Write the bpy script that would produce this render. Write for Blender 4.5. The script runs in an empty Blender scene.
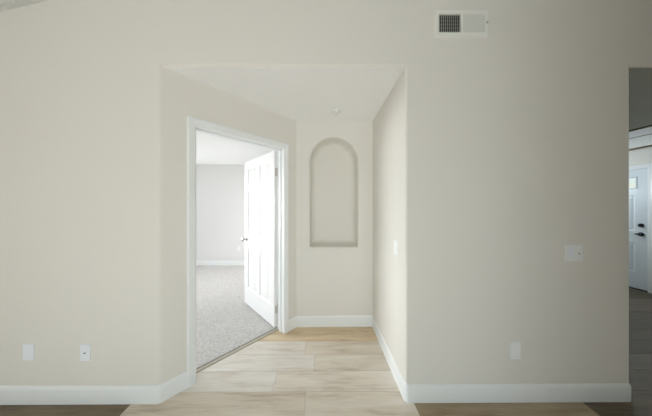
import bpy, bmesh, math, random
from mathutils import Vector, Matrix
random.seed(7)
sc = bpy.context.scene
COL = sc.collection
PI = math.pi

# ------------------------------------------------------------------ materials
def nodes(name):
    m = bpy.data.materials.new(name); m.use_nodes = True
    nt = m.node_tree
    return m, nt, nt.nodes['Principled BSDF']

def simple(name, col, rough=0.5, metal=0.0, bump=None, spec=0.5):
    m, nt, b = nodes(name)
    b.inputs['Base Color'].default_value = (*col, 1)
    b.inputs['Roughness'].default_value = rough
    b.inputs['Metallic'].default_value = metal
    b.inputs['Specular IOR Level'].default_value = spec
    tc = nt.nodes.new('ShaderNodeTexCoord')
    n = nt.nodes.new('ShaderNodeTexNoise')
    n.inputs['Scale'].default_value = bump[0] if bump else 60
    n.inputs['Detail'].default_value = 3
    nt.links.new(tc.outputs['Object'], n.inputs['Vector'])
    bp = nt.nodes.new('ShaderNodeBump')
    bp.inputs['Strength'].default_value = bump[1] if bump else 0.02
    bp.inputs['Distance'].default_value = bump[2] if bump else 0.001
    nt.links.new(n.outputs['Fac'], bp.inputs['Height'])
    nt.links.new(bp.outputs['Normal'], b.inputs['Normal'])
    return m

def popcorn(name, col, strength):
    m, nt, b = nodes(name)
    b.inputs['Roughness'].default_value = 0.95
    tc = nt.nodes.new('ShaderNodeTexCoord')
    v = nt.nodes.new('ShaderNodeTexNoise'); v.inputs['Scale'].default_value = 55; v.inputs['Detail'].default_value = 5
    r = nt.nodes.new('ShaderNodeValToRGB'); r.color_ramp.elements[0].position = .38; r.color_ramp.elements[1].position = .66
    nt.links.new(tc.outputs['Object'], v.inputs['Vector']); nt.links.new(v.outputs['Fac'], r.inputs['Fac'])
    bp = nt.nodes.new('ShaderNodeBump'); bp.inputs['Strength'].default_value = strength; bp.inputs['Distance'].default_value = .008
    nt.links.new(r.outputs['Color'], bp.inputs['Height']); nt.links.new(bp.outputs['Normal'], b.inputs['Normal'])
    b.inputs['Base Color'].default_value = (*col, 1)
    return m

M_WALL = simple('wall_paint_beige', (.77, .752, .705), .65, bump=(160, .12, .0012), spec=.3)
M_BEDWALL = simple('wall_paint_bedroom', (.76, .76, .755), .7, bump=(160, .12, .0012), spec=.3)
M_TRIM = simple('trim_white_satin', (.86, .885, .895), .32)
M_DOOR = simple('door_white_satin', (.84, .84, .84), .38)
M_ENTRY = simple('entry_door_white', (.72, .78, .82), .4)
M_PLATE = simple('white_plastic', (.84, .88, .94), .35)
M_PLATE2 = simple('off_white_plastic', (.86, .88, .88), .35)
M_CEIL = popcorn('popcorn_ceiling', (.92, .925, .92), .35)
M_CEIL_LIVING = popcorn('popcorn_ceiling_living', (.8, .81, .79), 1.0)
M_CEIL_HALL_SHADED = popcorn('popcorn_ceiling_hall_shaded', (.36, .36, .31), .9)  # same ceiling with the hall's dimness put into its colour
M_VENT = simple('vent_enamel', (.83, .835, .79), .45)
M_DARK = simple('duct_dark', (.03, .03, .03), .8)
M_METAL = simple('brushed_nickel', (.62, .60, .56), .3, 1)
M_BLACKM = simple('black_metal', (.03, .035, .04), .3, .8)
M_STRIP = simple('threshold_metal', (.66, .61, .52), .4, .2)
M_GREY = simple('duct_grey', (.16, .16, .15), .7)
M_SEAM_SHADE = simple('seam_shade_brown', (.16, .13, .08), .8)  # for the strip seams and the painted shadow lines on the hall ceiling
M_SLOT = simple('slot_dark', (.04, .04, .05), .6)

def floor_mat():
    m, nt, b = nodes('oak_vinyl_planks')
    L = nt.links.new; N = nt.nodes.new
    at = N('ShaderNodeAttribute'); at.attribute_name = 'plank_tone'
    sx = N('ShaderNodeSeparateXYZ'); L(at.outputs['Vector'], sx.inputs[0])
    tc = N('ShaderNodeTexCoord')
    # shift the grain for each plank
    off = N('ShaderNodeVectorMath'); off.operation = 'MULTIPLY'; off.inputs[1].default_value = (0, 0, 37)
    L(at.outputs['Vector'], off.inputs[0])
    add = N('ShaderNodeVectorMath'); add.operation = 'ADD'; L(tc.outputs['Object'], add.inputs[0]); L(off.outputs[0], add.inputs[1])
    mp = N('ShaderNodeMapping'); mp.inputs['Scale'].default_value = (1.3, 9, 1)
    L(add.outputs[0], mp.inputs['Vector'])
    n1 = N('ShaderNodeTexNoise'); n1.inputs['Scale'].default_value = 1.6; n1.inputs['Detail'].default_value = 6; n1.inputs['Distortion'].default_value = .35
    L(mp.outputs[0], n1.inputs['Vector'])
    mp2 = N('ShaderNodeMapping'); mp2.inputs['Scale'].default_value = (5, 90, 1); L(add.outputs[0], mp2.inputs['Vector'])
    n2 = N('ShaderNodeTexNoise'); n2.inputs['Scale'].default_value = 1.5; n2.inputs['Detail'].default_value = 4
    L(mp2.outputs[0], n2.inputs['Vector'])
    mixg = N('ShaderNodeMath'); mixg.operation = 'MULTIPLY_ADD'; mixg.inputs[1].default_value = .35
    L(n2.outputs['Fac'], mixg.inputs[0])
    m75 = N('ShaderNodeMath'); m75.operation = 'MULTIPLY'; m75.inputs[1].default_value = .65; L(n1.outputs['Fac'], m75.inputs[0])
    L(m75.outputs[0], mixg.inputs[2])
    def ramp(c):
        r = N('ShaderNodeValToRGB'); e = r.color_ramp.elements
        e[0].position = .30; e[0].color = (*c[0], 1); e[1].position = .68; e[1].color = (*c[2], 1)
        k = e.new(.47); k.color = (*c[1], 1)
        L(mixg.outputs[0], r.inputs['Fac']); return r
    r1 = ramp([(.52, .45, .37), (.73, .685, .62), (.82, .80, .76)])      # golden oak, whitened with the doorway light put into the colour
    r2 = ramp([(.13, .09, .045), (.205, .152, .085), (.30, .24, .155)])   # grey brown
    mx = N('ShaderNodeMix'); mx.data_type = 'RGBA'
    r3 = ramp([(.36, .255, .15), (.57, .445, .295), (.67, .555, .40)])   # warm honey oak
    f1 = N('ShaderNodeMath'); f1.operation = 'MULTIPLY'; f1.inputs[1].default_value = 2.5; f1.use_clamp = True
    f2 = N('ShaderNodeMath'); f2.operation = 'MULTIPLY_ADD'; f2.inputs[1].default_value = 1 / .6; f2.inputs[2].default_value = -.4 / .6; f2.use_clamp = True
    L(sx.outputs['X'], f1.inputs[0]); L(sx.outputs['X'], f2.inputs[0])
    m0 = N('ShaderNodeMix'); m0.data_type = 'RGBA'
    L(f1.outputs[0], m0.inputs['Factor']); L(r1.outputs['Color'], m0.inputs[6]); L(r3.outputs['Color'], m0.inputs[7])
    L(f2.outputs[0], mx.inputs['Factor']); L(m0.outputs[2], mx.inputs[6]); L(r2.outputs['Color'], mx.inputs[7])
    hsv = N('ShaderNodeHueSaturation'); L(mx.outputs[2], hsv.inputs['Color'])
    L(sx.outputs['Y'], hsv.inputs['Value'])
    L(hsv.outputs['Color'], b.inputs['Base Color'])
    rr = N('ShaderNodeMapRange'); rr.inputs['To Min'].default_value = .34; rr.inputs['To Max'].default_value = .5
    L(n1.outputs['Fac'], rr.inputs['Value']); L(rr.outputs[0], b.inputs['Roughness'])
    bp = N('ShaderNodeBump'); bp.inputs['Strength'].default_value = .15; bp.inputs['Distance'].default_value = .001
    L(n2.outputs['Fac'], bp.inputs['Height']); L(bp.outputs['Normal'], b.inputs['Normal'])
    return m
M_FLOOR = floor_mat()

def carpet_mat():
    m, nt, b = nodes('cut_pile_carpet')
    L = nt.links.new; N = nt.nodes.new
    tc = N('ShaderNodeTexCoord')
    n = N('ShaderNodeTexNoise'); n.inputs['Scale'].default_value = 58; n.inputs['Detail'].default_value = 5; n.inputs['Roughness'].default_value = .7
    n3 = N('ShaderNodeTexNoise'); n3.inputs['Scale'].default_value = 9; n3.inputs['Detail'].default_value = 3
    L(tc.outputs['Object'], n.inputs['Vector']); L(tc.outputs['Object'], n3.inputs['Vector'])
    r = N('ShaderNodeValToRGB'); e = r.color_ramp.elements
    e[0].position = .33; e[0].color = (.45, .435, .42, 1); e[1].position = .62; e[1].color = (.70, .685, .67, 1)
    ad = N('ShaderNodeMath'); ad.operation = 'MULTIPLY_ADD'; ad.inputs[1].default_value = .10; ad.inputs[2].default_value = -.04
    L(n3.outputs['Fac'], ad.inputs[0])
    s = N('ShaderNodeMath'); s.operation = 'ADD'; L(n.outputs['Fac'], s.inputs[0]); L(ad.outputs[0], s.inputs[1])
    L(s.outputs[0], r.inputs['Fac']); L(r.outputs['Color'], b.inputs['Base Color'])
    b.inputs['Roughness'].default_value = 1; b.inputs['Specular IOR Level'].default_value = .1
    bp = N('ShaderNodeBump'); bp.inputs['Strength'].default_value = .8; bp.inputs['Distance'].default_value = .01
    L(n.outputs['Fac'], bp.inputs['Height']); L(bp.outputs['Normal'], b.inputs['Normal'])
    return m
M_CARPET = carpet_mat()

def glass_mat():
    m = bpy.data.materials.new('window_glass'); m.use_nodes = True
    nt = m.node_tree; nt.nodes.clear()
    o = nt.nodes.new('ShaderNodeOutputMaterial'); t = nt.nodes.new('ShaderNodeBsdfTransparent'); g = nt.nodes.new('ShaderNodeBsdfGlossy')
    g.inputs['Roughness'].default_value = .02
    f = nt.nodes.new('ShaderNodeFresnel'); f.inputs['IOR'].default_value = 1.45
    mx = nt.nodes.new('ShaderNodeMixShader')
    nt.links.new(f.outputs[0], mx.inputs[0]); nt.links.new(t.outputs[0], mx.inputs[1]); nt.links.new(g.outputs[0], mx.inputs[2])
    nt.links.new(mx.outputs[0], o.inputs[0])
    return m
M_GLASS = glass_mat()

# ------------------------------------------------------------------ helpers
def obj(name, bm, mat, parent=None, smooth=False, label=None):
    me = bpy.data.meshes.new(name)
    bmesh.ops.remove_doubles(bm, verts=bm.verts, dist=1e-6)
    bmesh.ops.recalc_face_normals(bm, faces=bm.faces)
    bm.to_mesh(me); bm.free()
    mats = mat if isinstance(mat, (list, tuple)) else [mat]
    for m in mats: me.materials.append(m)
    if smooth:
        for p in me.polygons: p.use_smooth = True
        try: me.set_sharp_from_angle(angle=math.radians(35))
        except Exception: pass
    o = bpy.data.objects.new(name, me); COL.objects.link(o)
    if parent: o.parent = parent
    if label: o['label'] = label
    return o

def struct(name, bm, mat, smooth=False):
    o = obj(name, bm, mat, None, smooth); o['kind'] = 'structure'
    if smooth:
        md = o.modifiers.new('weighted_normal', 'WEIGHTED_NORMAL'); md.keep_sharp = True; md.weight = 100
    return o

def thing(name, label, cat, loc, rotz=0, group=None):
    o = bpy.data.objects.new(name, None); COL.objects.link(o)
    o.empty_display_size = .05
    o.location = loc; o.rotation_euler = (0, 0, rotz)
    o['label'] = label; o['category'] = cat
    if group: o['group'] = group
    return o

def box(bm, lo, hi, bev=0, segs=2, M=None):
    r = bmesh.ops.create_cube(bm, size=1)
    vs = r['verts']
    for v in vs:
        v.co = Vector([lo[i] + (v.co[i] + .5) * (hi[i] - lo[i]) for i in range(3)])
    if bev:
        es = list({e for v in vs for e in v.link_edges})
        rr = bmesh.ops.bevel(bm, geom=es, offset=bev, segments=segs, affect='EDGES', profile=.5)
        vs = list({v for f in rr['faces'] for v in f.verts} | {v for v in vs if v.is_valid})
    if M is not None:
        bmesh.ops.transform(bm, matrix=M, verts=[v for v in vs if v.is_valid])
    return vs

def prism(bm, pts, axis, a, b, M=None):
    """extrude a closed 2D outline. axis 'z': pts=(x,y); 'x': pts=(y,z); 'y': pts=(x,z)"""
    def mk(p, t):
        if axis == 'z': c = Vector((p[0], p[1], t))
        elif axis == 'x': c = Vector((t, p[0], p[1]))
        else: c = Vector((p[0], t, p[1]))
        return M @ c if M is not None else c
    A = [bm.verts.new(mk(p, a)) for p in pts]; B = [bm.verts.new(mk(p, b)) for p in pts]
    bm.faces.new(A); bm.faces.new(B[::-1])
    n = len(pts)
    for i in range(n):
        bm.faces.new((A[i], A[(i + 1) % n], B[(i + 1) % n], B[i]))

def rnd(pts, idx, r, n=5):
    """round chosen corners of an outline"""
    out = []
    N = len(pts)
    for i, p in enumerate(pts):
        if i not in idx: out.append(p); continue
        P = Vector(p); a = (Vector(pts[i - 1]) - P).normalized(); b = (Vector(pts[(i + 1) % N]) - P).normalized()
        ang = a.angle(b); t = r / math.tan(ang / 2)
        c = P + (a + b).normalized() * (r / math.sin(ang / 2))
        s = P + a * t - c; e = P + b * t - c
        for k in range(n + 1):
            u = k / n; w = s.lerp(e, u)
            # slerp
            th = s.angle(e)
            w = (s * math.sin((1 - u) * th) + e * math.sin(u * th)) / math.sin(th)
            out.append(tuple(c + w))
    return out

def lathe(bm, prof, M, n=24):
    rings = []
    for r, h in prof:
        if r < 1e-6:
            rings.append([bm.verts.new(M @ Vector((0, 0, h)))])
        else:
            rings.append([bm.verts.new(M @ Vector((r * math.cos(2 * PI * k / n), r * math.sin(2 * PI * k / n), h))) for k in range(n)])
    for a, b in zip(rings, rings[1:]):
        for k in range(n):
            k2 = (k + 1) % n
            if len(a) == 1 and len(b) == 1: continue
            if len(a) == 1: bm.faces.new((a[0], b[k], b[k2]))
            elif len(b) == 1: bm.faces.new((a[k], b[0], a[k2]))
            else: bm.faces.new((a[k], b[k], b[k2], a[k2]))

# ------------------------------------------------------------------ plan
D = 1.377                    # front wall plane
H = 2.437                     # flat ceiling height
XL, XR = -4.0, 5.43          # living room side walls
YB = -3.4                    # wall behind the viewer
AX0, AX1 = -1.167, .616      # alcove opening
YA = 2.253                   # alcove back wall
AC = (-.291, YA)             # alcove back left corner
XE = 2.257                   # end of the front wall
TW = .12
XRIDGE, SL = .715, .243
def vault(x): return H - .033 + SL * (XRIDGE - XL - abs(x - XRIDGE))
R45 = math.sqrt(.5)

# ---- front wall
bm = bmesh.new()
HT = 2.6
prism(bm, [(XL, D), (AX0 - .04, D), (AX0 - .04, D + TW), (XL, D + TW)], 'z', 0, 2.35)
prism(bm, rnd([(AX1 + .05, D), (XE, D), (XE, D + TW), (AX1 + .05, D + TW)], {1, 2}, .014), 'z', 0, H + .014)
for xa, xb in ((AX0 - .04, AX0 + .012), (AX1 - .002, AX1 + .05)):
    box(bm, (xa, D, H), (xb, D + TW, HT))
for xa, xb in ((AX0 + .012, AX1 - .002), (XE - .0, XR)):
    prism(bm, rnd([(D, H), (D + TW, H), (D + TW, HT), (D, HT)], {0}, .014), 'x', xa, xb)
prism(bm, [(XL, 2.35), (AX0 - .04, 2.35), (AX0 - .04, vault(AX0 - .04)), (XL, vault(XL))], 'y', D, D + TW)
prism(bm, [(AX0 - .04, HT), (AX1 + .05, HT), (AX1 + .05, vault(AX1 + .05)), (AX0 - .04, vault(AX0 - .04))], 'y', D, D + TW)
prism(bm, [(AX1 + .05, H + .014), (XE, H + .014), (XE, vault(XE)), (XRIDGE, vault(XRIDGE)), (AX1 + .05, vault(AX1 + .05))], 'y', D, D + TW)
prism(bm, [(XE, HT), (XR, HT) if vault(XR) > HT else (4.79, HT), (XE, vault(XE))], 'y', D, D + TW)
struct('wall_front', bm, M_WALL, True)

# ---- angled wall with the bedroom doorway.  local frame: s along the wall, t into the bedroom
O = Vector((AX0, D, 0)); U = Vector((R45, R45, 0)); W = Vector((-R45, R45, 0))
MA = Matrix(((U.x, W.x, 0, O.x), (U.y, W.y, 0, O.y), (0, 0, 1, 0), (0, 0, 0, 1)))
LA = (Vector((AC[0], AC[1], 0)) - O).length
TA = .125
S0, S1, ZD = .205, 1.078, 2.085     # rough opening
def to_local(p): q = Vector((p[0], p[1], 0)) - O; return (q.dot(U), q.dot(W))
bm = bmesh.new()
cA = to_local((AX0 - .04, D)); cB = to_local((AX0 - .04, D + TW))
prism(bm, rnd([cA, (0, 0), (S0, 0), (S0, TA), (TA * .55, TA), cB], {1}, .03), 'z', 0, H, MA)
prism(bm, [(S1, 0), (LA, 0), (LA, TA + .06), (LA - .06, TA), (S1, TA)], 'z', 0, H, MA)
prism(bm, [(S0, 0), (S1, 0), (S1, TA), (S0, TA)], 'z', ZD, H, MA)
struct('wall_angled', bm, M_WALL, True)

# ---- right alcove wall
bm = bmesh.new()
prism(bm, rnd([(AX1 + .05, D), (AX1, D), (AX1, YA + .1), (AX1 + TW, YA + .1), (AX1 + TW, D + TW), (AX1 + .05, D + TW)], {1}, .014), 'z', 0, H)
struct('wall_alcove_right', bm, M_WALL, True)

# ---- alcove back wall with arched niche
NX, NR, NZ0, ND = .154, .283, .938, .24
NZS = 2.238 - NR
def arch(off, y):
    r = NR + off; pts = [(NX - r, y, NZ0 - off), (NX + r, y, NZ0 - off)]
    for k in range(33):
        a = PI * k / 32; pts.append((NX + r * math.cos(a), y, NZS + r * math.sin(a)))
    return pts
bm = bmesh.new()
rb = .022
loops = []
for k in range(6):
    a = k / 5 * PI / 2
    loops.append([bm.verts.new(p) for p in arch(rb * (1 - math.sin(a)), YA + rb * (1 - math.cos(a)))])
rc = .06
for k in range(7):
    a = k / 6 * PI / 2
    loops.append([bm.verts.new(p) for p in arch(-rc * (1 - math.cos(a)), YA + ND - rc * (1 - math.sin(a)))])
for a, b in zip(loops, loops[1:]):
    n = len(a)
    for i in range(n): bm.faces.new((a[i], a[(i + 1) % n], b[(i + 1) % n], b[i]))
bm.faces.new(loops[-1])
oc = [bm.verts.new(p) for p in ((AC[0], YA, 0), (AX1, YA, 0), (AX1, YA, H), (AC[0], YA, H))]
es = [bm.edges.new((oc[i], oc[(i + 1) % 4])) for i in range(4)]
l0 = loops[0]; n = len(l0)
es += [bm.edges.get((l0[i], l0[(i + 1) % n])) for i in range(n)]
bmesh.ops.triangle_fill(bm, edges=es, use_beauty=True)
# body behind the face
yb = YA + ND + .03
ob = [bm.verts.new((v.co.x, yb, v.co.z)) for v in oc]
bm.faces.new(ob)
for i in range(4): bm.faces.new((oc[i], oc[(i + 1) % 4], ob[(i + 1) % 4], ob[i]))
w = struct('wall_alcove_back', bm, M_WALL, True)

# ---- living room side / back walls
def wall_with_holes(name, axis, c0, c1, u0, u1, ztop, holes, mat=M_WALL):
    """axis 'x': wall plane perpendicular to x between x=c0..c1, spans y=u0..u1"""
    bm = bmesh.new()
    us = sorted({u0, u1, *[h[0] for h in holes], *[h[1] for h in holes]})
    for a, b in zip(us, us[1:]):
        zs = [(0, ztop)]
        for h in holes:
            if h[0] <= a and b <= h[1]:
                zs = [(0, h[2])] if h[2] > 0 else []
                zs.append((h[3], ztop))
        for z0, z1 in zs:
            if axis == 'x': box(bm, (c0, a, z0), (c1, b, z1))
            else: box(bm, (a, c0, z0), (b, c1, z1))
    return struct(name, bm, mat)

DY0, DY1, DZ = 3.135, 4.05, 2.065       # entry door opening
WIN_B = [(-1.9, 1.0, .05, 2.1)]
wall_with_holes('wall_left', 'x', XL - TW, XL, YB - TW, D + TW, 2.6, [])
wall_with_holes('wall_right', 'x', XR, XR + TW, YB - TW, 4.72, 2.6, [(DY0 - .03, DY1 + .03, 0, DZ + .03)])
bm = bmesh.new()
us = sorted({XL, XR, XRIDGE, *[h[0] for h in WIN_B], *[h[1] for h in WIN_B]})
for a, b in zip(us, us[1:]):
    inh = [h for h in WIN_B if h[0] <= a and b <= h[1]]
    z0 = 0
    if inh:
        prism(bm, [(a, 0), (b, 0), (b, inh[0][2]), (a, inh[0][2])], 'y', YB - TW, YB); z0 = inh[0][3]
    prism(bm, [(a, z0), (b, z0), (b, vault(b)), (a, vault(a))], 'y', YB - TW, YB)
struct('wall_back', bm, M_WALL)

bm = bmesh.new()
prism(bm, rnd([(1.08, YB), (1.08, -.5), (1.20, -.5), (1.20, YB)], {1, 2}, .014), 'z', 0, 3.5)  # unseen wall added to keep window light off the front wall's right side
struct('wall_light_blocker', bm, M_WALL, True)

# ---- hall behind the right hand opening
wall_with_holes('wall_hall_left', 'x', XE - TW, XE, D + TW, 4.6, H, [])
HW = (2.7, 4.3, .6, 2.1)
wall_with_holes('wall_hall_back', 'y', 4.6, 4.72, XE - TW, XR, H, [HW])

# ---- bedroom
BX0, BX1, BY1 = -3.9, -.27, 4.60
BW = (1.75, 4.35, .2, 2.2)
BW2 = (3.1, 4.3, .2, 1.7)
wall_with_holes('wall_bedroom_left', 'x', BX0 - TW, BX0, D + TW, BY1 + TW, H, [BW], M_BEDWALL)
wall_with_holes('wall_bedroom_back', 'y', BY1, BY1 + TW, BX0, BX1 + TW, H, [], M_BEDWALL)
wall_with_holes('wall_bedroom_right', 'x', BX1, BX1 + TW, YA + ND + .04, BY1, H, [BW2], M_BEDWALL)

# ---- ceilings
bm = bmesh.new()
th = .1
prism(bm, [(XL - .1, vault(XL - .1)), (XRIDGE, vault(XRIDGE)), (XR + .1, vault(XR + .1)), (XR + .1, vault(XR + .1) + th), (XRIDGE, vault(XRIDGE) + th), (XL - .1, vault(XL - .1) + th)], 'y', YB - TW, D + TW)
struct('ceiling', bm, M_CEIL_LIVING)
bm = bmesh.new()
prism(bm, [(AX0 + .005, D + .0135), (AX1 + .02, D + .0135), (AX1 + .02, YA + .02), (AC[0] - .02, YA + .02)], 'z', H - .003, H + .06)
struct('ceiling_alcove', bm, M_CEIL)
bm = bmesh.new(); box(bm, (XE - TW, D + .0135, H - .003), (4.12, 4.72, H + .06)); struct('ceiling_hall', bm, M_CEIL_HALL_SHADED)
bm = bmesh.new(); box(bm, (4.12, D + .0135, H - .003), (XR, 4.72, H + .06)); struct('ceiling_entry', bm, M_CEIL)
bm = bmesh.new(); box(bm, (4.12, D + TW, H - .022), (4.50, 4.6, H), .006); struct('trim_hall_ceiling', bm, M_TRIM)
bm = bmesh.new(); box(bm, (4.095, D + TW, H - .020), (4.12, 4.6, H)); box(bm, (4.50, D + TW, H - .020), (4.545, 4.6, H)); box(bm, (XR - .03, D + TW, H - .03), (XR, 4.6, H)); struct('trim_hall_shade_lines', bm, M_SEAM_SHADE)  # dark strips standing in for shadow lines beside the beam and at the wall
bm = bmesh.new(); prism(bm, [(BX0 - TW, D + TW), (AX0 - .04, D + TW), (-.36, 2.33), (BX1 + TW, 2.45), (BX1 + TW, BY1 + TW), (BX0 - TW, BY1 + TW)], 'z', H + .001, H + .06); struct('ceiling_bedroom', bm, M_CEIL)

# ---- floor: planks laid along X, rows measured from the photograph's joints
PW, Y0 = .183, 1.4525
bm = bmesh.new()
lay = bm.verts.layers.float_vector.new('plank_tone')
known = {-1: [(-2.62, .95, .80), (-1.362, .16, 1.06), (-.113, .12, 1.08), (.67, .72, 1.0), (1.89, 1.0, .6)],  # planks right of the alcove corner carry its shade in their tone
         0: [(-1.6, .0, 1.04), (-.372, .08, 1.08), (.86, .4, 1.0)],  # middle rows toned pale for the light falling through the doorway
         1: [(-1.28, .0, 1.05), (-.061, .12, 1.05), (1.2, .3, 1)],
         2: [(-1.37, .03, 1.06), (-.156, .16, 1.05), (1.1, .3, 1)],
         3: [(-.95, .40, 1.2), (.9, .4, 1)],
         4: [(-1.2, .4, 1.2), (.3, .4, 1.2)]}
y = Y0 + PW * math.floor((YB - .1 - Y0) / PW); 
def plank(xa, xb, ya, yb, tone):
    r = box(bm, (xa + .001, ya + .001, -.02), (xb - .001, yb - .001, 0))
    for v in r: v[lay] = tone
def row_extents(yc):
    """x spans of hard floor at this y"""
    if yc < D + .03: return [(XL - .02, XR + .02)]
    sp = []
    if yc < YA + .03:
        lim = AX0 + (yc - PW / 2 - D) - TA * 1.408 - .02   # bedroom face of the angled wall
        sp.append((max(lim, -1.9), AX1 + .05))
    sp.append((XE - .05, XR + .05))
    return sp
k = round((y - Y0) / PW)
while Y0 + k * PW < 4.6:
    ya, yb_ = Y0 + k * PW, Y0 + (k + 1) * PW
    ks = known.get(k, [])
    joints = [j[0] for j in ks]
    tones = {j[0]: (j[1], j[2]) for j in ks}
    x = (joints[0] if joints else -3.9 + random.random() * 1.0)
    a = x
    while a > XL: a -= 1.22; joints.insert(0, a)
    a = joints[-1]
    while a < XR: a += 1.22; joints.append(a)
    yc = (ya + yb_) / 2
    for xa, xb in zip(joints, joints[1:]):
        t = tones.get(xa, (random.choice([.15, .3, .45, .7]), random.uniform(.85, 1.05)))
        if k < -1: t = (random.choice([0, .05, .1]), 1.05)  # unseen rows made pale to bounce light up to the alcove ceiling
        if xa > 1.0 and k >= 0: t = (random.choice([.8, .9, 1.0]), random.uniform(.34, .44))  # hall planks darkened, the dim light there is put into their tone
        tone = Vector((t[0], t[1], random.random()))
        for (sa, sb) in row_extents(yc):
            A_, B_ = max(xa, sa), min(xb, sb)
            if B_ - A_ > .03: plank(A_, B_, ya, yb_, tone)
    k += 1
# screed seen only in the hairline joints
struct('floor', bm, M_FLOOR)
bm = bmesh.new(); box(bm, (XL - TW, YB - TW, -.08), (XR + TW, 4.72, -.021)); struct('floor_screed', bm, simple('joint_brown', (.18, .14, .10), .9))
# carpet: bounded by the doorway strip
bm = bmesh.new()
e0 = MA @ Vector((.0497, TA - .005, 0)); e1 = MA @ Vector((LA + .2, TA - .005, 0))
prism(bm, [(BX0, D + TW), (e0.x, e0.y), (e1.x, e1.y), (BX1, e1.y + .02), (BX1, BY1), (BX0, BY1)], 'z', -.018, .012)
struct('floor_bedroom_carpet', bm, M_CARPET)

# ---- baseboards
BH, BT = .126, .012
def bb_profile(): # (offset from wall, z)
    return [(0, .0), (BT, .0), (BT, BH - .028), (BT * .82, BH - .014), (BT * .5, BH - .004), (BT * .2, BH), (0, BH)]
def sweep_plan(bm, path, prof, closed=False):
    """sweep a (offset,z) profile along a plan path; offset to the LEFT of travel"""
    n = len(path); P = [Vector(p) for p in path]
    rings = []
    for i, p in enumerate(P):
        d0 = (P[i] - P[i - 1]).normalized() if i > 0 else None
        d1 = (P[i + 1] - P[i]).normalized() if i < n - 1 else None
        if d0 is None: d0 = d1
        if d1 is None: d1 = d0
        n0 = Vector((-d0.y, d0.x)); n1 = Vector((-d1.y, d1.x))
        m = (n0 + n1).normalized(); m /= m.dot(n0)
        rings.append([bm.verts.new((p.x + m.x * o, p.y + m.y * o, z)) for o, z in prof])
    K = len(prof)
    for a, b in zip(rings, rings[1:]):
        for k in range(K): bm.faces.new((a[k], a[(k + 1) % K], b[(k + 1) % K], b[k]))
    bm.faces.new(rings[0]); bm.faces.new(rings[-1][::-1])
def arc_pts(p0, p1, p2, r, n=5):
    """plan corner p0->p1->p2 rounded"""
    return rnd([p0, p1, p2], {1}, r, n)[1:-1]
def pA(s, t=0): v = MA @ Vector((s, t, 0)); return (v.x, v.y)
CW = .058      # casing width
def bb(name, path, mat=M_TRIM):
    bm = bmesh.new(); sweep_plan(bm, path, bb_profile()); return struct(name, bm, mat, True)
# travel so that the room is on the left: going from right to left along the front wall
SC0, SC1 = S0 + .022 - CW, S1 - .022 + CW      # outer casing edges
left_end = pA(SC0 - .002)
bb('baseboard_left', [left_end] + [pA(.03 * .42)] + [(AX0 - .012, D)] + [(XL, D)])
bb('baseboard_alcove', [(AX1, YA), AC, pA(SC1 + .002)])
path = [(XE, D + TW), ] + arc_pts((XE, D + TW), (XE, D), (AX1, D), .02) + arc_pts((XE, D), (AX1, D), (AX1, YA), .02) + [(AX1, YA)]
bb('baseboard_right', path)
bb('baseboard_bedroom', [(BX1, YA + ND + .05), (BX1, BY1), (BX0, BY1), (BX0, D + TW)])
bb('baseboard_hall', [(XR, DY1 + .07), (XR, 4.6), (XE, 4.6), (XE, D + TW)])
bb('baseboard_living', [(XL, D), (XL, YB), (XR, YB), (XR, DY0 - .07)])

# ---- bedroom doorway: jamb lining + casing (one trim)
bm = bmesh.new()
JT = .02
s0, s1, zj = S0 + JT, S1 - JT, ZD - JT      # clear opening
box(bm, (S0, -.002, 0), (s0, TA + .002, ZD), .001, 1, MA)
box(bm, (s1, -.002, 0), (S1, TA + .002, ZD), .001, 1, MA)
box(bm, (s0, -.002, zj), (s1, TA + .002, ZD), .001, 1, MA)
# stop
ST = .012
box(bm, (s0, .045, 0), (s0 + ST, .078, zj), .002, 1, MA)
box(bm, (s1 - ST, .045, 0), (s1, .078, zj), .002, 1, MA)
box(bm, (s0, .045, zj - ST), (s1, .078, zj), .002, 1, MA)
def casing(bm, a, b, z, face, sgn, M, CW=CW):
    """mitred casing round an opening a..b, height z, standing off plane t=face in direction sgn"""
    prof = [(0, 0), (0, .008), (.006, .012), (.018, .012), (.024, .015), (CW - .012, .018), (CW, .015), (CW, 0)]
    rows = []
    for d, h in prof:
        t = face + sgn * h
        rows.append([bm.verts.new(M @ Vector(p)) for p in ((a - d, t, 0), (a - d, t, z + d), (b + d, t, z + d), (b + d, t, 0))])
    K = len(rows)
    for i in range(K):
        r0, r1 = rows[i], rows[(i + 1) % K]
        for j in range(3): bm.faces.new((r0[j], r0[j + 1], r1[j + 1], r1[j]))
    bm.faces.new([r[0] for r in rows]); bm.faces.new([r[3] for r in rows][::-1])
casing(bm, s0 - .002, s1 + .002, zj + .002, 0, -1, MA)
casing(bm, s0 - .002, s1 + .002, zj + .002, TA, 1, MA)
struct('trim_1', bm, M_TRIM)

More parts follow.
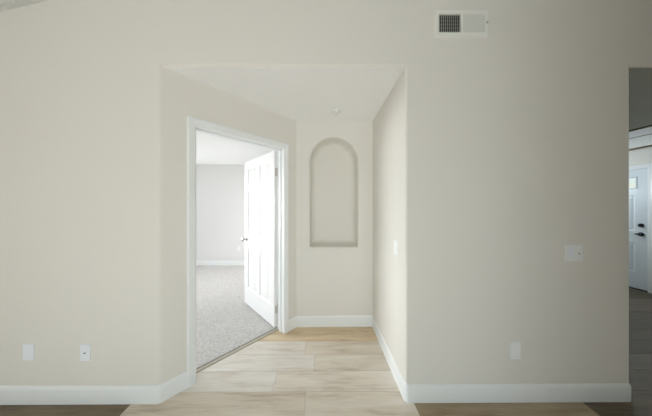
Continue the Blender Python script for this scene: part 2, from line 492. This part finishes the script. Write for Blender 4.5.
# ---- panel doors
def panel_door(bm, wd, ht, th, panels, edge_bevel=.002, skip=()):
    """leaf in local x 0..wd, y 0..th, z 0..ht with raised panels recessed on both faces"""
    xs = sorted({0, wd, *[p[0] for p in panels], *[p[1] for p in panels]})
    zs = sorted({0, ht, *[p[2] for p in panels], *[p[3] for p in panels]})
    def isp(x0, x1, z0, z1):
        for p in panels:
            if p[0] <= x0 + 1e-6 and x1 <= p[1] + 1e-6 and p[2] <= z0 + 1e-6 and z1 <= p[3] + 1e-6: return True
        return False
    for x0, x1 in zip(xs, xs[1:]):
        for z0, z1 in zip(zs, zs[1:]):
            if isp(x0, x1, z0, z1): continue
            for y in (0, th):
                bm.faces.new([bm.verts.new(c) for c in ((x0, y, z0), (x1, y, z0), (x1, y, z1), (x0, y, z1))])
    for x in (0, wd):
        for z0, z1 in zip(zs, zs[1:]):
            bm.faces.new([bm.verts.new(c) for c in ((x, 0, z0), (x, th, z0), (x, th, z1), (x, 0, z1))])
    for z in (0, ht):
        for x0, x1 in zip(xs, xs[1:]):
            bm.faces.new([bm.verts.new(c) for c in ((x0, 0, z), (x1, 0, z), (x1, th, z), (x0, th, z))])
    for pi, p in enumerate(panels):
        for y, sg in ((0, 1), (th, -1)):
            steps = [(0, 0), (.006, .004), (.016, .010), (.026, .010), (.048, .003), (.052, .003)]
            if pi in skip: steps = [(0, 0), (.006, -.006), (.016, -.006), (.022, .004), (.022, th / 2)]
            prev = None
            for ins, dep in steps:
                r = [bm.verts.new((px, y + sg * dep, pz)) for px, pz in ((p[0] + ins, p[2] + ins), (p[1] - ins, p[2] + ins), (p[1] - ins, p[3] - ins), (p[0] + ins, p[3] - ins))]
                if prev:
                    for i in range(4): bm.faces.new((prev[i], prev[(i + 1) % 4], r[(i + 1) % 4], r[i]))
                prev = r
            if pi not in skip: bm.faces.new(prev)

DW, DH, DT = s1 - s0 - .006, zj - .032, .035
ST_, MU = .115, .10
pxs = [(ST_, (DW - MU) / 2), ((DW + MU) / 2, DW - ST_)]
pzs = [(.235, .82), (1.0, 1.60), (1.70, 1.93)]
panels = [(a, b, c, d) for a, b in pxs for c, d in pzs]
bm = bmesh.new(); panel_door(bm, DW, DH, DT, panels)
door = struct('door_1', bm, M_DOOR)
# hinge line at the bedroom side corner of the right jamb; leaf swung into the bedroom
hp = MA @ Vector((s1 - .004, TA + .004, 0))
OPEN = math.radians(90.5)
door.location = (hp.x, hp.y, .028)
# closed: leaf x axis points along -U ; opened it turns towards W
ang_closed = math.atan2(-U.y, -U.x)
door.rotation_euler = (0, 0, ang_closed - OPEN)
# leaf thickness must lie on the opening side: local +y -> check in comments: x=W, y=-U
# hinges
def hinge(z, par):
    bm = bmesh.new()
    lathe(bm, [(0, -.05), (.006, -.05), (.006, .05), (0, .05)], Matrix.Translation((-.003, -.004, z)), 12)
    lathe(bm, [(0, .05), (.004, .05), (.005, .054), (0, .057)], Matrix.Translation((-.003, -.004, z)), 12)
    box(bm, (-.0025, -.004, z - .045), (-.0002, .030, z + .045), .0008, 1)
    return obj('hinge', bm, M_METAL, par, True, 'brushed metal butt hinge')
for z in (.20, 1.79): hinge(z, door)
# knob on both faces
def rose_knob(par, x, z, y, sg, mat):
    bm = bmesh.new()
    M = Matrix.Translation((x, y, z)) @ Matrix.Rotation(-sg * PI / 2, 4, 'X')
    lathe(bm, [(0, 0), (.032, 0), (.032, .004), (.026, .009), (.012, .012), (.011, .03), (.016, .036), (.025, .043), (.028, .053), (.024, .063), (.012, .068), (0, .069)], M)
    return obj('door_knob', bm, mat, par, True, 'brushed metal round knob')
rose_knob(door, DW - .065, .93, DT, 1, M_METAL)
rose_knob(door, DW - .065, .93, 0, -1, M_METAL)
bm = bmesh.new(); box(bm, (DW - .0015, .005, .90), (DW + .001, .030, .96), .0008, 1); obj('latch_plate', bm, M_METAL, door)

# ---- doorway transition strip
t = thing('threshold_strip', 'narrow metal transition strip across the bedroom doorway between planks and carpet', 'threshold', tuple(pA((s0 + s1) / 2, TA)) + (0,), PI / 4)
hw_ = (s1 - s0) / 2
bm = bmesh.new(); prism(bm, [(-.026, .0005), (-.024, .006), (-.017, .009), (-.008, .009), (-.002, .006), (0, .0005)], 'x', -hw_, hw_); obj('strip', bm, M_STRIP, t)
for a_, b_, zt in ((-.031, -.026, .0012), (.0, .008, .013)):
    bm = bmesh.new(); box(bm, (-hw_, a_, .0002), (hw_, b_, zt)); obj('seam', bm, M_SEAM_SHADE, t, label='dark seam along the strip')

# ---- entry door (swings in the right wall of the hall)
EW = DY1 - DY0
bm = bmesh.new()
e_px = [(.13, .40), (EW - .40, EW - .13)]
panelsE = [(a, b, c, d) for a, b in e_px for c, d in ((.28, .78), (.99, 1.60))] + [(.105, .425, 1.71, 1.93), (EW - .425, EW - .105, 1.71, 1.93)]
panel_door(bm, EW - .006, DZ - .02, .044, panelsE, skip=(4, 5))
entry = struct('door_2', bm, M_ENTRY)
# local x -> +Y, local y -> -X (faces the hall with y=th)
entry.rotation_euler = (0, 0, PI / 2); entry.location = (XR + .055, DY0 + .003, .018)
for pn in panelsE[4:]:
    bm = bmesh.new(); box(bm, (pn[0] + .018, .020, pn[2] + .018), (pn[1] - .018, .024, pn[3] - .018)); obj('glass_pane', bm, M_GLASS, entry)
def deadbolt(par, x, z, y):
    bm = bmesh.new()
    M = Matrix.Translation((x, y, z)) @ Matrix.Rotation(-PI / 2, 4, 'X')
    lathe(bm, [(0, 0), (.033, 0), (.033, .006), (.027, .016), (.016, .019), (0, .019)], M)
    box(bm, (x - .005, y + .018, z - .022), (x + .005, y + .040, z + .022), .003)
    return obj('deadbolt', bm, M_BLACKM, par, True, 'dark round deadbolt with thumb turn')
deadbolt(entry, .068, 1.085, .044)
bm = bmesh.new()
M = Matrix.Translation((.068, .044, .935)) @ Matrix.Rotation(-PI / 2, 4, 'X')
lathe(bm, [(0, 0), (.034, 0), (.034, .005), (.024, .012), (.013, .015), (.012, .045), (0, .05)], M)
box(bm, (.055, .044 + .040, .924), (.105, .044 + .058, .948), .008, 3)
obj('door_lever', bm, M_BLACKM, entry, True, 'dark lever handle')
# frame + casing (trim_2)
bm = bmesh.new()
box(bm, (XR, DY0 - .03, 0), (XR + TW, DY0, DZ + .03), .001, 1); box(bm, (XR, DY1, 0), (XR + TW, DY1 + .03, DZ + .03), .001, 1); box(bm, (XR, DY0, DZ), (XR + TW, DY1, DZ + .03), .001, 1)
ME = Matrix(((0, 1, 0, XR), (1, 0, 0, 0), (0, 0, 1, 0), (0, 0, 0, 1)))
casing(bm, DY0 - .006, DY1 + .006, DZ + .006, 0, -1, ME, .062)
struct('trim_2', bm, M_TRIM)
bm = bmesh.new(); box(bm, (XR - .01, DY0, 0), (XR + TW, DY1, .016), .004); o = obj('door_sill', bm, M_BLACKM)
o['label'] = 'dark metal sill under the white entry door at the far right'; o['category'] = 'threshold'

# ---- windows (behind the viewer, in the bedroom and in the hall): where the daylight enters
def window(n, axis, c, u0, u1, z0, z1, inward, mull=1):
    """axis 'y': window in a wall perpendicular to y at y=c (centre)"""
    def B(bm, ua, ub, da, db, za, zb, bev=.003):
        if axis == 'y': box(bm, (ua, c + da, za), (ub, c + db, zb), bev, 1)
        else: box(bm, (c + da, ua, za), (c + db, ub, zb), bev, 1)
    fw = .05
    bm = bmesh.new()
    B(bm, u0, u0 + fw, -.03, .03, z0, z1); B(bm, u1 - fw, u1, -.03, .03, z0, z1)
    B(bm, u0 + fw, u1 - fw, -.03, .03, z0, z0 + fw); B(bm, u0 + fw, u1 - fw, -.03, .03, z1 - fw, z1)
    for k in range(mull):
        m = u0 + (u1 - u0) * (k + 1) / (mull + 1)
        B(bm, m - .025, m + .025, -.025, .025, z0 + fw, z1 - fw)
    f = struct('window_%d' % n, bm, M_TRIM)
    bm = bmesh.new(); B(bm, u0 + fw, u1 - fw, -.003, .003, z0 + fw, z1 - fw, 0); obj('window_pane', bm, M_GLASS, f)
window(1, 'y', YB - .07, *WIN_B[0], 1)
window(2, 'x', BX0 - .07, *BW, 1)
window(4, 'x', BX1 + .07, *BW2, 1)  # unseen window added to brighten the far bedroom wall
window(3, 'y', 4.67, *HW, 1)

# ---- wall vent (register) above the opening
def cyl_screw(bm, M, r=.004):
    lathe(bm, [(0, .0025), (r, .0015), (r, 0), (0, 0)], M, 10)
vx0, vx1, vz0, vz1 = (434.6 - 321) / 138, (487.6 - 321) / 138, 1.408 + (207.5 - 37.5) / 138, 1.408 + (207.5 - 10.5) / 138
t = thing('air_vent', 'white metal air vent high on the wall right of the alcove, its left half dark', 'vent', ((vx0 + vx1) / 2, D, vz0))
vw, vh = vx1 - vx0, vz1 - vz0
def VM(bm):  # local x across, y out of wall negative, z up
    pass
gx0, gx1, gz0, gz1 = -vw / 2 + .027, vw / 2 - .027, .032, vh - .032
bm = bmesh.new()
fr_out = [(-vw / 2, 0), (vw / 2, 0), (vw / 2, vh), (-vw / 2, vh)]
fr_in = [(gx0, gz0), (gx1, gz0), (gx1, gz1), (gx0, gz1)]
def ringloop(p, y): return [bm.verts.new((a, y, b)) for a, b in p]
def inset(p, d): 
    return [(p[0][0] + d, p[0][1] + d), (p[1][0] - d, p[1][1] + d), (p[2][0] - d, p[2][1] - d), (p[3][0] + d, p[3][1] - d)]
seq = [ringloop(fr_out, 0), ringloop(fr_out, -.003), ringloop(inset(fr_out, .007), -.014), ringloop(inset(fr_in, -.004), -.014), ringloop(fr_in, -.011), ringloop(fr_in, 0)]
for a, b in zip(seq, seq[1:] + seq[:1]):
    for i in range(4): bm.faces.new((a[i], a[(i + 1) % 4], b[(i + 1) % 4], b[i]))
box(bm, (-.006, -.013, gz0), (.006, 0, gz1))
obj('frame', bm, M_VENT, t, label='off white stamped frame')
bm = bmesh.new(); box(bm, (gx0 - .001, -.0006, gz0 - .001), (gx1 + .001, -.0001, gz1 + .001)); obj('backing', bm, M_DARK, t, label='dark duct behind the slats')
def bank(xa, xb, ang, nm, lab, ns=11, ln=.010):
    bm = bmesh.new()
    for k in range(ns):
        x = xa + (k + .5) * (xb - xa) / ns
        M = Matrix.Translation((x, -.0075, 0)) @ Matrix.Rotation(ang, 4, 'Z')
        box(bm, (-.0006, -ln / 2 * .8, gz0), (.0006, ln / 2 * .8, gz1), 0, 1, M)
    return obj(nm, bm, M_VENT, t, label=lab)
bm = bmesh.new()
for j in range(5):
    z = gz0 + (j + .5) * (gz1 - gz0) / 5
    box(bm, (gx0, -.0022, z - .0015), (-.006, -.0008, z + .0015))
obj('rear_bars', bm, M_GREY, t, label='dark grey cross bars behind the slats')
bank(gx0, -.006, math.radians(-36), 'louver', 'vertical slats turned open, showing the dark duct')
bank(.006, gx1, math.radians(30), 'louver', 'vertical slats turned closed, pale', 12, .0150)
bm = bmesh.new(); box(bm, (vw / 2 - .018, -.026, vh * .47), (vw / 2 - .010, -.011, vh * .53), .002); obj('damper_lever', bm, M_METAL, t)
for sx in (-vw / 2 + .012, vw / 2 - .012):
    bm = bmesh.new(); cyl_screw(bm, Matrix.Translation((sx, -.0138, vh * .25)) @ Matrix.Rotation(PI / 2, 4, 'X')); obj('screw', bm, M_VENT, t, True)

# ---- wall plates
def plate_bm(w, h, bev=.0025):
    bm = bmesh.new(); box(bm, (-w / 2, -.006, 0), (w / 2, 0, h), bev, 2); return bm
def screws(t, h, xs=(0,), mat=M_PLATE, inset_=.010):
    for x in xs:
        for z in (inset_, h - inset_):
            bm = bmesh.new(); cyl_screw(bm, Matrix.Translation((x, -.0058, z)) @ Matrix.Rotation(PI / 2, 4, 'X'), .003); obj('screw', bm, mat, t, True)
def P(px, py, depth=D):
    px += .83 * ((px - 321) / 190) ** 2
    return ((px - 321) * depth / 190, 1.408 - (py - 207.5) * depth / 190)
def duplex(bm_list, t, h, mat):
    for z in (h / 2 - .020, h / 2 + .020):
        bm = bmesh.new(); box(bm, (-.017, -.0075, z - .0145), (.017, -.0055, z + .0145), .004, 3); s = obj('socket', bm, mat, t)
        bm = bmesh.new()
        box(bm, (-.0075, -.0079, z - .001), (-.0055, -.0074, z + .008)); box(bm, (.0055, -.0079, z - .001), (.0075, -.0074, z + .007))
        lathe(bm, [(0, 0), (.0026, 0), (.0026, .0005), (0, .0005)], Matrix.Translation((0, -.0074, z - .008)) @ Matrix.Rotation(PI / 2, 4, 'X'), 10)
        obj('slot', bm, M_SLOT, s)
# left plate: blank-looking rectangular insert
x, z = P(29.2, 358.9); w_, h_ = .076, .117
t = thing('wall_outlet', 'white wall plate with a plain rectangular insert, low on the wall, leftmost of all', 'wall plate', (x, D, z), group=None)
obj('cover_plate', plate_bm(w_, h_), M_PLATE, t)
bm = bmesh.new(); box(bm, (-.017, -.0085, h_ / 2 - .034), (.017, -.0055, h_ / 2 + .034), .0015); ins = obj('insert', bm, M_PLATE, t)
screws(t, h_)
# second plate: jack with a dark port in the middle
x, z = P(85.9, 359.4); 
t = thing('wall_jack', 'white wall plate with a small dark port at its centre, low left of the alcove', 'wall plate', (x, D, z))
obj('cover_plate', plate_bm(.072, .116), M_PLATE, t)
bm = bmesh.new(); box(bm, (-.012, -.009, .050), (.012, -.0055, .070), .0015); j = obj('jack_housing', bm, M_PLATE, t)
bm = bmesh.new(); box(bm, (-.0075, -.0098, .053), (.0075, -.0088, .0605), .0004, 1); obj('port', bm, M_SLOT, j, label='dark port opening')
screws(t, .116)
# low right plate: decorator outlet
x, z = P(515, 359.3)
t = thing('wall_outlet', 'white decorator outlet plate low on the wall right of the alcove', 'wall plate', (x, D, z))
obj('cover_plate', plate_bm(.076, .122), M_PLATE2, t)
bm = bmesh.new(); box(bm, (-.0165, -.0075, .061 - .033), (.0165, -.0055, .061 + .033), .0012)
ins = obj('insert', bm, M_PLATE2, t)
for zz in (.045, .077):
    bm = bmesh.new()
    box(bm, (-.0070, -.0079, zz - .004), (-.0055, -.0074, zz + .003)); box(bm, (.0055, -.0079, zz - .004), (.0070, -.0074, zz + .003)); obj('slot', bm, M_PLATE, ins)
screws(t, .122, (0,), M_PLATE2)
# double switch plate
x, z = P(573.3, 261.3)
t = thing('light_switch', 'square off-white two-gang switch plate at hand height on the right wall', 'switch', (x, D, z))
hh = .122
obj('cover_plate', plate_bm(.124, hh, .003), M_PLATE2, t)
bm = bmesh.new()
prism(bm, [(-.0065, hh / 2 - .033), (-.009, hh / 2), (-.0065, hh / 2 + .033), (-.004, hh / 2 + .033), (-.004, hh / 2 - .033)], 'x', -.040, -.007)
obj('rocker', bm, M_PLATE, t, label='wide white rocker')
bm = bmesh.new(); box(bm, (.018, -.008, hh / 2 - .013), (.030, -.0055, hh / 2 + .013), .001); tg = obj('toggle_bezel', bm, M_PLATE2, t)
bm = bmesh.new(); box(bm, (-.004, -.014, -.004), (.004, 0, .004), .0015, 2, Matrix.Translation((.024, -.0075, hh / 2 - .002)) @ Matrix.Rotation(math.radians(25), 4, 'X')); obj('toggle', bm, M_METAL, tg)
screws(t, hh, (-.0235, .024), M_PLATE2)
# alcove switch on the right hand return wall, facing -X
t = thing('light_switch', 'white switch plate seen edge-on on the right side wall of the alcove', 'switch', (AX1, 1.553, 1.02), -PI / 2)
obj('cover_plate', plate_bm(.072, .118), M_PLATE2, t)
bm = bmesh.new(); prism(bm, [(-.006, .026), (-.009, .059), (-.0065, .092), (-.004, .092), (-.004, .026)], 'x', -.0165, .0165); obj('rocker', bm, M_PLATE2, t)
screws(t, .118, (0,), M_PLATE2)
# bedroom outlet on the far wall
t = thing('wall_outlet', 'small white outlet plate on the far bedroom wall beside the open door', 'wall plate', ((239 - 321) * BY1 / 190, BY1, .36))
obj('cover_plate', plate_bm(.072, .118), M_PLATE2, t); duplex(None, t, .118, M_PLATE2)

# ---- smoke detector on the alcove ceiling
t = thing('smoke_detector', 'small round white smoke detector on the alcove ceiling above the niche', 'smoke detector', (.165, 2.03, H))
bm = bmesh.new()
lathe(bm, [(0, 0), (.052, 0), (.052, -.006), (.046, -.012), (0, -.012)], Matrix.Identity(4), 32); obj('base_plate', bm, M_DOOR, t, True)
bm = bmesh.new()
lathe(bm, [(0, -.012), (.030, -.012), (.030, -.022), (.024, -.028), (.010, -.030), (0, -.030)], Matrix.Identity(4), 24); obj('sensor_head', bm, M_DOOR, t, True)

# ------------------------------------------------------------------ light
def area(name, loc, rot, sx, sy, power, col):
    l = bpy.data.lights.new(name, 'AREA'); l.shape = 'RECTANGLE'; l.size = sx; l.size_y = sy; l.energy = power; l.color = col
    o = bpy.data.objects.new(name, l); COL.objects.link(o); o.location = loc; o.rotation_euler = rot; return o
# daylight at each window, just outside the glass
def win_light(name, axis, c, h, d, power, col):
    u = (h[0] + h[1]) / 2; z = (h[2] + h[3]) / 2; su = h[1] - h[0] - .1; sz = h[3] - h[2] - .1
    if axis == 'y': rot = (PI / 2, 0, 0) if d < 0 else (-PI / 2, 0, 0); loc = (u, c, z)
    else: rot = (PI / 2, 0, PI / 2) if d < 0 else (PI / 2, 0, -PI / 2); loc = (c, u, z)
    return area(name, loc, rot, su, sz, power, col)
win_light('daylight_living', 'y', YB - .14, WIN_B[0], 1, 71, (.865, .96, 1.0)).rotation_euler = (PI / 2, 0, 0)
lb = area('daylight_bedroom', (-8.0, 3.9, 1.6), (0, 0, 0), 4.2, 3.4, 600, (.95, .98, 1.0))
lb.rotation_euler = (Vector((-.7, 1.85, .9)) - lb.location).to_track_quat('-Z', 'Y').to_euler()
sun = bpy.data.lights.new('sun', 'SUN'); sun.energy = 12.5; sun.angle = math.radians(1.5); sun.color = (.98, .985, 1)
so = bpy.data.objects.new('sun', sun); COL.objects.link(so); so.rotation_euler = (math.radians(90 - 34), 0, math.radians(4)); so.location = (0, -6, 4)
win_light('fill_bedroom', 'x', BX1 + .14, BW2, 1, 42, (1.0, .99, .98)).rotation_euler = (PI / 2, 0, PI / 2)  # added fill through the unseen right-hand bedroom window
le = bpy.data.lights.new('fill_entry', 'POINT'); le.energy = 24; le.color = (.82, .93, 1.0); le.shadow_soft_size = .09  # added point light without a fixture, brightens the entry door
leo = bpy.data.objects.new('fill_entry', le); COL.objects.link(leo); leo.location = (4.75, 3.95, 1.75)
win_light('daylight_hall', 'y', 4.74, HW, 1, 12, (.86, .94, 1.0)).rotation_euler = (-PI / 2, 0, 0)

w = bpy.data.worlds.new('sky'); sc.world = w; w.use_nodes = True
nt = w.node_tree; bg = nt.nodes['Background']
sky = nt.nodes.new('ShaderNodeTexSky'); sky.sky_type = 'NISHITA'; sky.sun_disc = False; sky.sun_elevation = math.radians(45)
nt.links.new(sky.outputs[0], bg.inputs[0]); bg.inputs[1].default_value = .15

# ------------------------------------------------------------------ camera
cam = bpy.data.cameras.new('camera'); co = bpy.data.objects.new('camera', cam); COL.objects.link(co)
cam.sensor_width = 36; cam.lens = 190 / 652 * 36; cam.clip_start = .05
yaw = math.radians(.25)
co.location = (0, 0, 1.408); co.rotation_euler = (PI / 2, 0, -yaw)
cam.shift_x = (5 - 190 * math.tan(yaw)) / 652; cam.shift_y = -.5 / 652
sc.camera = co
vs = sc.view_settings
vs.view_transform = 'Standard'; vs.look = 'None'; vs.gamma = 1; vs.use_curve_mapping = False; vs.exposure = 0.0
sc.cycles.max_bounces = 16; sc.cycles.diffuse_bounces = 10
sc.cycles.sample_clamp_indirect = 6
